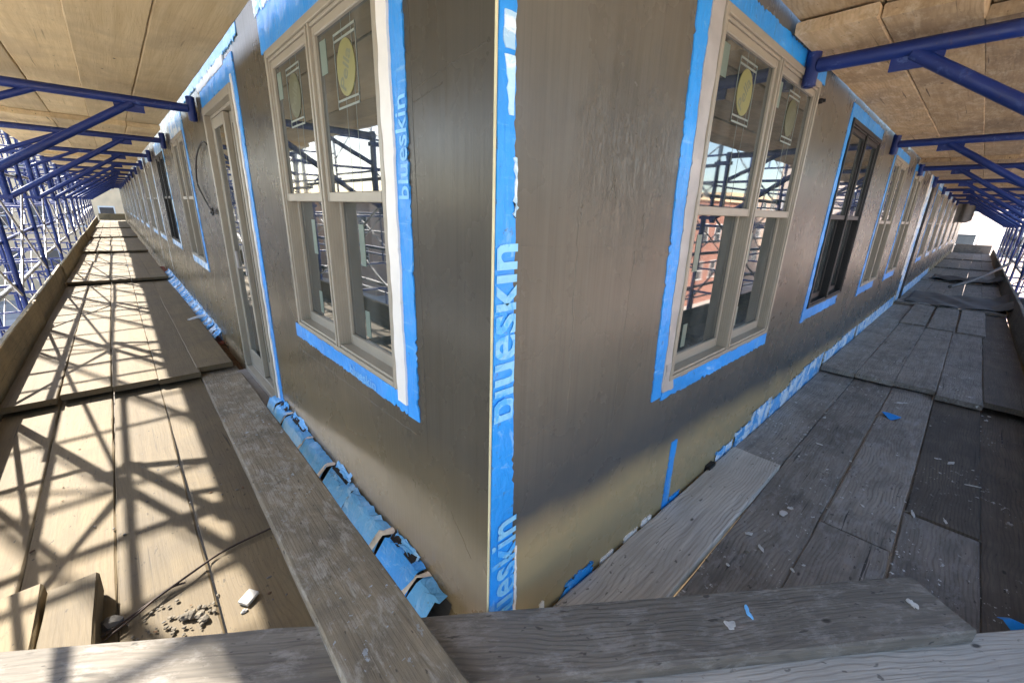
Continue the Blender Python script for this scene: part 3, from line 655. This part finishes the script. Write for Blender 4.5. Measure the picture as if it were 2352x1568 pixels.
# two short timbers at lower left
plank('short sunlit timber block standing nearest the left picture edge', (-1.175, .5, -1.345), (-1.175, 1.235, -1.345), .19, .10, M['deck_tan'], name='timber_block', cat='timber', group='timber blocks at the corner')
plank('short sunlit timber block with dark nail holes beside the rusty wire', (-1.005, .45, -1.350), (-1.005, 1.19, -1.350), .135, .10, M['deck_tan'], name='timber_block', cat='timber', group='timber blocks at the corner')

# ceiling planks (underside of the lift above)
csl = [(-1.5, 6.35, .012), (5.72, 11.6, 0), (11.0, 16.8, 0), (16.2, 22, 0), (21.4, 29, 0), (28.4, 42, 0)]
for si, (a, b, up_) in enumerate(csl):
    for i, x in enumerate((-.225, -.505, -.785, -1.065, -1.34)):
        s_ = .045 if si == 0 else 0
        plank(f'tan plank above the left walkway, {LN[i].replace("the toe board", "the outer edge")}, {SP[si]} span', (x, a, .80 if si else .80), (x, b, .80+(.05 if si else .055)), .279, .048, M['ceil_tan'], name='overhead_plank', group='planks overhead on the left')
csr = [(-1.6, 2.7, .02), (1.66, 7.75, 0), (7.2, 12.9, 0), (12.4, 18, 0), (17.5, 24, 0), (23.5, 33, 0)]
for si, (a, b, up_) in enumerate(csr):
    for i, yy in enumerate((-.165, -.445, -.725, -1.005, -1.285)):
        a2 = a+(.0 if si != 1 else (0, .04, .30, .34, .36)[i])
        plank(f'brown plank above the right walkway, {RN[i]}, {SP[si]} span', (a2, yy, .855 if si == 0 else .80), (b, yy, .86 if si == 0 else .85), .279, .048, M['ceil_brown'], name='overhead_plank', group='planks overhead on the right')

# toe boards
for i, (a, b) in enumerate(((.6, 6.45), (6.3, 10.4), (10.2, 15.2), (15, 21), (20.8, 29), (28.8, 41))):
    p = plank(f'tan toe board standing on edge along the left walkway, {ORD[i]} from the corner', (-1.475-.025*(i % 2), a, -1.30), (-1.475-.025*(i % 2), b, -1.30), .36, .04, M['toe_tan'], name='toe_board', cat='toe board', group='left toe boards')
    p.rotation_euler.rotate_axis('X', math.radians(86)); 
    p.location.z = -1.315-.02*(i % 2)
for i, (a, b) in enumerate(((.2, 4.6), (4.5, 9.0), (9.0, 14.5), (14.4, 22), (21.8, 32))):
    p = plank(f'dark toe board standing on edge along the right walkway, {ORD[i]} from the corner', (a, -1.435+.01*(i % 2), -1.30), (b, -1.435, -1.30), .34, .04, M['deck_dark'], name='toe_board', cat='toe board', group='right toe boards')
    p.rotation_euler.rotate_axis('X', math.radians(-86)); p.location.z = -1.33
for nm, a, b, lab in (('L', (-1.45, 41.6, -1.1), (-.05, 41.6, -1.1), 'brown board across the far end of the left walkway'), ('R', (32.6, -1.4, -1.1), (32.6, -.05, -1.1), 'grey board across the far end of the right walkway')):
    p = plank(lab, a, b, .5, .05, M['toe_tan' if nm == 'L' else 'deck_grey'], name='end_board', cat='board'); p.rotation_euler.rotate_axis('X', math.radians(90)); p.location.z = -1.25

# ------------------------------------------------------------------ scaffold
def side_tf(side, u):
    """local frame: x = outward from wall, y = along the wall"""
    if side == 'L': return (0, u, 0), math.pi            # x -> -X
    return (u, 0, 0), -math.pi/2                         # x -> -Y
def make_frame():
    r = empty('scaffold_section', 'blue frame', 'scaffold')
    for x in (1.56, 3.04):
        m = MB(); m.tube((x, 0, 0), (x, 0, 1.96), .025, 10); lo = m.obj('leg', M['blue'], r)
        m = MB(); m.tube((x, 0, 1.96), (x, 0, 2.0), .019, 8); m.obj('coupling_pin', M['galv'], lo)
    m = MB(); m.tube((1.56, 0, 1.90), (3.04, 0, 1.90), .022, 10); m.obj('crossbar', M['blue'], r)
    m = MB(); m.tube((1.56, 0, .35), (3.04, 0, .35), .018, 8); m.obj('crossbar', M['blue'], r)
    m = MB(); m.tube((1.56, 0, 1.15), (3.04, 0, 1.15), .018, 8); m.obj('crossbar', M['blue'], r)
    for x in (1.95, 2.65):
        m = MB(); m.tube((x, 0, .35), (x, 0, 1.90), .015, 8); m.obj('strut', M['blue'], r)
    m = MB(); m.tube((1.56, 0, 1.5), (1.95, 0, 1.9), .014, 8); m.obj('knee_brace', M['blue'], r)
    m = MB(); m.tube((3.04, 0, 1.5), (2.65, 0, 1.9), .014, 8); m.obj('knee_brace', M['blue'], r)
    return r
def make_bracket():
    r = empty('side_bracket', 'blue bracket', 'bracket')
    m = MB(); m.tube((.06, 0, .70), (1.47, 0, .70), .031, 14); m.obj('arm', M['blue'], r)
    m = MB(); m.tube((.035, 0, .615), (.035, 0, .785), .030, 14); m.tube((.035, 0, .61), (.035, 0, .79), .022, 10); m.obj('end_stub', M['blue'], r)
    m = MB(); m.tube((.40, 0, .68), (1.47, 0, -.04), .027, 12); m.box(.33, .50, -.006, .006, .62, .69); m.obj('diagonal', M['blue'], r)
    m = MB(); m.tube((1.44, 0, -.07), (1.44, 0, .74), .031, 12); m.obj('back_post', M['blue'], r)
    m = MB(); m.tube((.88, 0, .69), (1.44, 0, .42), .022, 10); m.obj('inner_brace', M['blue'], r)
    m = MB(); m.box(1.40, 1.60, -.03, .03, .60, .64); m.box(1.40, 1.60, -.03, .03, -.03, .01); m.obj('hook', M['blue'], r)
    return r
def make_cross(len_):
    r = empty('cross_brace', 'brace', 'brace')
    for z0, z1 in ((.25, 1.45), (1.45, .25)):
        m = MB(); m.tube((0, .02, z0), (0, len_-.02, z1), .0135, 8); m.obj('brace_tube', M['galv'], r)
    return r
def make_rail(len_, mat):
    m = MB(); m.tube((0, -.12, 0), (0, len_+.12, 0), .021, 8); return m.mesh('guard_rail', M[mat])
FR = make_frame(); BR = make_bracket(); CB = make_cross(2.6); used = set()
railL = make_rail(2.6, 'galv'); railB = make_rail(2.6, 'rustblue')
def place(proto, side, u, z, label, group, dx=0):
    loc, rz = side_tf(side, u)
    o = proto if proto.name not in used else copy_tree(proto); used.add(proto.name)
    off = Vector((dx, 0, 0)); off.rotate(Matrix.Rotation(rz, 3, 'Z'))
    o.location = (loc[0]+off.x, loc[1]+off.y, z); o.rotation_euler = (0, 0, rz); tag(o, label, None, group); return o
RH = {-.45: 'waist high', -.95: 'knee high', -.5: 'waist high', .2: 'head high', -2.2: 'lowest', -2.4: 'lowest', .62: 'top', .28: 'head high', -.15: 'chest high', -1.75: 'below deck', -1.7: 'below deck'}
LIFTS = [(-3.3, 'below the walkway'), (-1.3, 'at walkway height'), (.7, 'above the walkway'), (2.7, 'on the topmost lift')]
for side, us, nm in (('L', [1.1+2.6*i for i in range(-1, 15)], 'left'), ('R', [-.7, 1.95]+[4.9+2.6*i for i in range(0, 10)], 'right')):
    for i, u in enumerate(us):
        wv_ = ORD[i]
        if u > 1.5: place(BR, side, u, .0, f'blue side bracket under the upper deck of the {nm} walkway, {wv_} from the corner', f'side brackets along the {nm} wall')
        for li, (z, ln) in enumerate(LIFTS):
            if z > 2 and i > 6: continue
            if z < -2 and (u > 20 or u < 2): continue
            if side == 'R' and z > 2: continue
            place(FR, side, u, z, f'blue scaffold section of the {nm} run, {wv_} from the corner, {ln}', f'scaffold frames of the {nm} run')
            if i == len(us)-1: continue
            for dx, dn in ((1.56, 'inner'), (3.04, 'outer')):
                if z > 2 and dx > 2: continue
                if u > 22 and dx > 2: continue
                # on the right run the local y axis maps to +x
                place(CB, side, us[i+1] if side == 'L' else u, z, f'galvanised cross brace, {dn} side of the {nm} run, {wv_} bay, {ln}', f'cross braces of the {nm} run', dx)
        if i == len(us)-1: continue
        for k, (dx, z, mm) in enumerate(((1.60, -.45, railB), (1.60, -.95, railL), (3.08, -.5, railL), (3.08, -.95, railB), (3.08, .2, railL), (1.6, -2.2, railB), (3.08, -2.4, railB), (3.08, .62, railB), (1.60, .28, railL), (3.08, -.15, railB), (1.6, -1.75, railL), (3.08, -1.7, railL))):
            if u > 24 or (z < -1 and (u > 18 or u < 2)): continue
            o = bpy.data.objects.new('guard_rail', mm); COL.objects.link(o); loc, rz = side_tf(side, us[i+1] if side == 'L' else u)
            off = Vector((dx, 0, 0)); off.rotate(Matrix.Rotation(rz, 3, 'Z')); o.location = (loc[0]+off.x, loc[1]+off.y, z+rr.uniform(-.04, .04)); o.rotation_euler = (rr.uniform(-.01, .01), 0, rz)
            tag(o, f'{"worn blue" if mm is railB else "galvanised"} guard rail of the {nm} run, {wv_} bay, {"inner" if dx < 2 else "outer"} side, {RH[z]}', 'guard rail', f'guard rails of the {nm} run')

# ------------------------------------------------------------------ loose things
def blob_path(name, label, cat, pts, r, mat, smooth_n=6):
    P = [Vector(p) for p in pts]; out = []
    for i in range(len(P)-1):
        p0, p1, p2, p3 = P[max(i-1, 0)], P[i], P[i+1], P[min(i+2, len(P)-1)]
        for k in range(smooth_n):
            t = k/smooth_n; out.append(.5*((2*p1)+(p2-p0)*t+(2*p0-5*p1+4*p2-p3)*t*t+(3*p1-p0-3*p2+p3)*t**3))
    out.append(P[-1]); m = MB(); m.path(out, r, 7); o = m.obj(name, M[mat]); return tag(o, label, cat)
blob_path('rusty_wire', 'rusty twisted wire lying across the sunlit left planks', 'wire', [(-.95, .93, -1.43), (-.83, .99, -1.435), (-.69, 1.05, -1.43), (-.55, 1.12, -1.44), (-.36, 1.14, -1.442)], .0045, 'wire')
blob_path('rusty_wire', 'shorter rusty wire end beside the timber block', 'wire', [(-.95, .915, -1.438), (-.86, .955, -1.43), (-.76, 1.03, -1.437), (-.70, 1.03, -1.44)], .004, 'wire')
blob_path('hanging_cable', 'black cable loop hanging on the left wall beyond the glazed door', 'cable', [(-.012, 3.42, .42), (-.03, 3.55, .445), (-.03, 3.95, .36), (-.025, 4.2, .17), (-.02, 4.0, .03), (-.02, 3.72, -.07), (-.03, 3.62, -.06), (-.02, 3.78, -.09), (-.03, 3.6, -.1), (-.015, 3.7, -.05)], .007, 'cable')
def rock(name, label, cat, c, s, mat, rnd, group=None, par=None):
    bm = bmesh.new(); bmesh.ops.create_icosphere(bm, subdivisions=2, radius=1)
    for v in bm.verts: v.co = Vector((v.co.x*s[0], v.co.y*s[1], v.co.z*s[2]))*rnd.uniform(.72, 1.2)
    me = bpy.data.meshes.new(name); bm.to_mesh(me); bm.free(); me.materials.append(M[mat]); o = bpy.data.objects.new(name, me); COL.objects.link(o); o.location = c
    o.rotation_euler = (0, 0, rnd.uniform(0, 6)); return tag(o, label, cat, group)
rd = random.Random(9)
for i in range(34):
    big = i < 5; s = rd.uniform(.014, .022) if big else rd.uniform(.004, .010)
    rock('mortar_crumb', 'grey mortar crumb in the small heap on the left planks', 'rubble', (-.70+rd.gauss(0, .045), .845+rd.gauss(0, .03), -1.449+s*.4), (s, s*rd.uniform(.6, 1.2), s*.6), 'rubble', rd, 'mortar crumbs on the left planks')
for i in range(16):
    s = rd.uniform(.003, .008)
    rock('mortar_crumb', 'stray grey mortar crumb scattered along the rusty wire', 'rubble', (rd.uniform(-.92, -.72), rd.uniform(.86, .97), -1.449+s*.4), (s, s, s*.6), 'rubble', rd, 'stray crumbs by the wire')
rock('dark_clod', 'dark dirt clod wedged between timber block and plank', 'rubble', (-.915, .98, -1.44), (.03, .035, .03), 'tarp', rd)
mb = MB(); mb.box(-.028, .028, -.022, .022, 0, .014); o = bevel(mb.obj('plaster_chip', M['chalk'], None, (-.53, .79, -1.444), (.05, -.1, .6)), .003); tag(o, 'white square plaster chip on the stained left plank', 'chip')
rock('plaster_crumb', 'small white plaster crumb beside the square chip', 'chip', (-.555, .745, -1.445), (.012, .008, .006), 'chalk', rd)
rock('brick_lump', 'pale pinkish brick lump in the dirt by the door foot', 'rubble', (-.06, 3.15, -1.47), (.07, .05, .035), 'mortar', rd); rock('brick_lump', 'dark red brick lump in the dirt beside the pale lump', 'rubble', (-.08, 3.4, -1.47), (.06, .07, .03), 'brick', rd); rock('brick_lump', 'white mortar lump under the end of the door tape', 'rubble', (-.03, 2.36, -1.43), (.035, .03, .05), 'mortar', rd)
mb = MB(); mb.path([(0, 0, 0), (.12, .05, .015), (.22, .02, .02), (.30, -.02, .06)], .022, 8); tag(mb.obj('metal_clip', M['whitewall'], None, (-.20, 5.55, -1.40), (0, 0, .2)), 'white bent metal clip lying by the left wall base', 'clip')
def scrap(label, c, pts, mat='tape', lift=.02, rz=0):
    n = len(pts); m = MB(); vs = [(x, y, lift*abs(math.sin(i*1.9))) for i, (x, y) in enumerate(pts)]+[(0, 0, lift*1.2)]
    m.add(vs, [(i, (i+1) % n, n) for i in range(n)]); m.add([(x, y, z-.002) for x, y, z in vs], [(i, (i+1) % n, n) for i in range(n)])
    return tag(m.obj('tape_scrap', M[mat], None, c, (0, 0, rz)), label, 'tape scrap')
scrap('torn blue tape scrap on the left plank past the first step', (-.22, 3.88, -1.395), [(-.06, -.05), (.02, -.08), (.07, .0), (.03, .06), (-.05, .05)], 'tape_dim')
scrap('triangular blue tape scrap on the right walkway planks', (3.52, -.63, -1.447), [(-.06, -.02), (-.02, -.07), (.03, -.07), (.06, .02), (.0, .045)], 'tape', .03)
scrap('folded blue tape scrap in the gap at the lower right corner', (1.40, -1.165, -1.36), [(-.02, -.03), (.02, -.035), (.045, .0), (.02, .03), (-.01, .02)], 'tape', .05)
# white paint splats: parts of nothing that moves, thin dried lumps on the right planks
def splat(label, c, r, mat='chalk', n=34, aspect=1.0, rz=0):
    rn = random.Random(int(c[0]*1000)); m = MB(); hs = [(q, rn.uniform(.05, .42)/q**.6, rn.uniform(0, 6.28)) for q in (1, 2, 3, 4, 5, 7)]; rad = [max(.25, .8+sum(am*math.sin(q*6.283*i/n+ph) for q, am, ph in hs)) for i in range(n)]; pts = [(r*rad[i]*math.cos(6.283*i/n), r*aspect*rad[i]*math.sin(6.283*i/n), .0) for i in range(n)]
    m.add([(x, y, .0025) for x, y, z in pts], [tuple(range(n))]); m.add([(x, y, .0025) for x, y, z in pts]+[(x*1.05, y*1.05, -.002) for x, y, z in pts], [(i, (i+1) % n, n+(i+1) % n, n+i) for i in range(n)])
    return tag(m.obj('plaster_splat', M[mat], None, c, (0, 0, rz)), label, 'splat')
import itertools
SPL = [('white plaster splat', 1.62, -.42, .028, 1), ('second white splat beside it', 1.70, -.44, .02, .7), ('small white splat nearer the ridged board', 1.33, -.36, .014, 1.6), ('pale grey smear', 1.28, -.43, .03, .35), ('white smear at the plank joint', 2.15, -.88, .05, .2), ('white streak', 2.2, -1.0, .035, .25), ('white fleck row', 3.0, -1.0, .05, .25), ('white smear before the step', 3.95, -.66, .07, .35), ('pale fleck', 3.1, -.30, .03, .4), ('pale fleck', 2.6, -.38, .022, .6), ('thin white shaving', 2.75, -1.09, .04, .15), ('white drip', 4.15, -1.16, .03, .5)]
PL = ['on the second plank from the right wall', 'on that plank, a little farther', 'on the second plank near the front', 'on the second plank beside the small splat', 'at the joint of the outer planks', 'near the outer plank edge', 'on the fourth plank from the wall', 'close to the step in the right walkway', 'on the planks near the right wall', 'in the middle of the second plank', 'over the outer gap of the right walkway', 'on the dark outer plank']
for (lb, x, y, r, a), pl in zip(SPL, PL): splat(f'{lb} {pl}', (x, y, -1.447 if y > -1.1 else -1.474), r*.8, 'chalk', 34, a, x*3)
def on_board(t, o_, z): z = -1.183; c = pA+dA*t*.85+nA*o_*.85; return (c.x, c.y, z)
splat('round white plaster dot in the middle of the ridged corner board', on_board(.86, .135, -1.391), .017); splat('white plaster smear near the right end of the ridged corner board', on_board(1.62, .12, -1.391), .022, 'chalk', 34, .5, .5)
splat('pale bluish smear beside the round dot on the ridged board', on_board(.96, .09, -1.391), .024, 'letter_faint', 34, .35, .8)
rg = random.Random(31)
for i in range(70):
    s_ = rg.uniform(.003, .008); yy = rg.choice((-.285, -.565, -.845, -1.125))+rg.gauss(0, .02) if i % 2 else rg.uniform(-1.1, -.05)
    rock('grit_crumb', 'tiny pale plaster crumb on the grey right walkway planks', 'rubble', (rg.uniform(.9, 4.2), yy, -1.449+s_*.3), (s_*rg.uniform(.8, 2.2), s_, s_*.5), 'chalk' if i % 3 else 'rubble', rg, 'plaster crumbs on the right planks')
for i in range(50):
    s_ = rg.uniform(.002, .006)
    rock('grit_crumb', 'tiny dark dirt crumb on the sunlit left walkway planks', 'rubble', (rg.uniform(-1.2, -.35), rg.uniform(.7, 3.2), -1.449+s_*.3), (s_*rg.uniform(.8, 2), s_, s_*.5), 'tarp' if i % 3 else 'dirt', rg, 'dirt crumbs on the left planks')
# black sheet over the right walkway
def sheet(label, x0, x1, y0, y1, z, amp, seed, droop=0):
    rs = random.Random(seed); ph = [rs.uniform(0, 6) for _ in range(6)]; m = MB()
    def fn(s, t):
        x = x0+(x1-x0)*s+.12*math.sin(t*9+ph[0])*(s < .01 or s > .99)+.05*math.sin(t*23+ph[1]); y = y0+(y1-y0)*t
        zz = z+amp*(abs(math.sin(s*5+ph[2]+2*math.sin(t*6+ph[3])))**2+.5*math.sin(t*11+ph[4]+s*4)**2)+droop*max(0, t-.8)*5*(.6+.4*math.sin(s*7))
        return (x, y, zz)
    m.grid(fn, 46, 30); o = m.obj('black_sheet', M['tarp']); so = o.modifiers.new('thick', 'SOLIDIFY'); so.thickness = .004
    return tag(o, label, 'sheet')
sheet('crumpled black roofing sheet across the right walkway', 9.9, 11.7, -.12, -1.55, -1.395, .022, 3, .25)
sheet('second curled black sheet farther along the right walkway', 14.9, 16.0, -.2, -1.5, -1.38, .03, 8, .2)
blob_path('dark_beam', 'dark bent strip lying aslant over the black sheet', 'strip', [(12.2, -.62, -1.27), (13.6, -.95, -1.2), (15.5, -1.35, -1.0), (16.5, -1.5, -.95)], .035, 'deck_dark' if False else 'tarp')
m = MB(); m.grid(lambda s, t: (21.5+.3*s+.05*math.sin(s*9), -.03-.45*s, .02+.72*t+.10*s*(1-t)+.03*math.sin(s*7)*(1-t)), 14, 20); tag(m.obj('black_sheet', M['tarp']), 'black sheet hanging from the upper deck near the far end of the right wall', 'sheet')
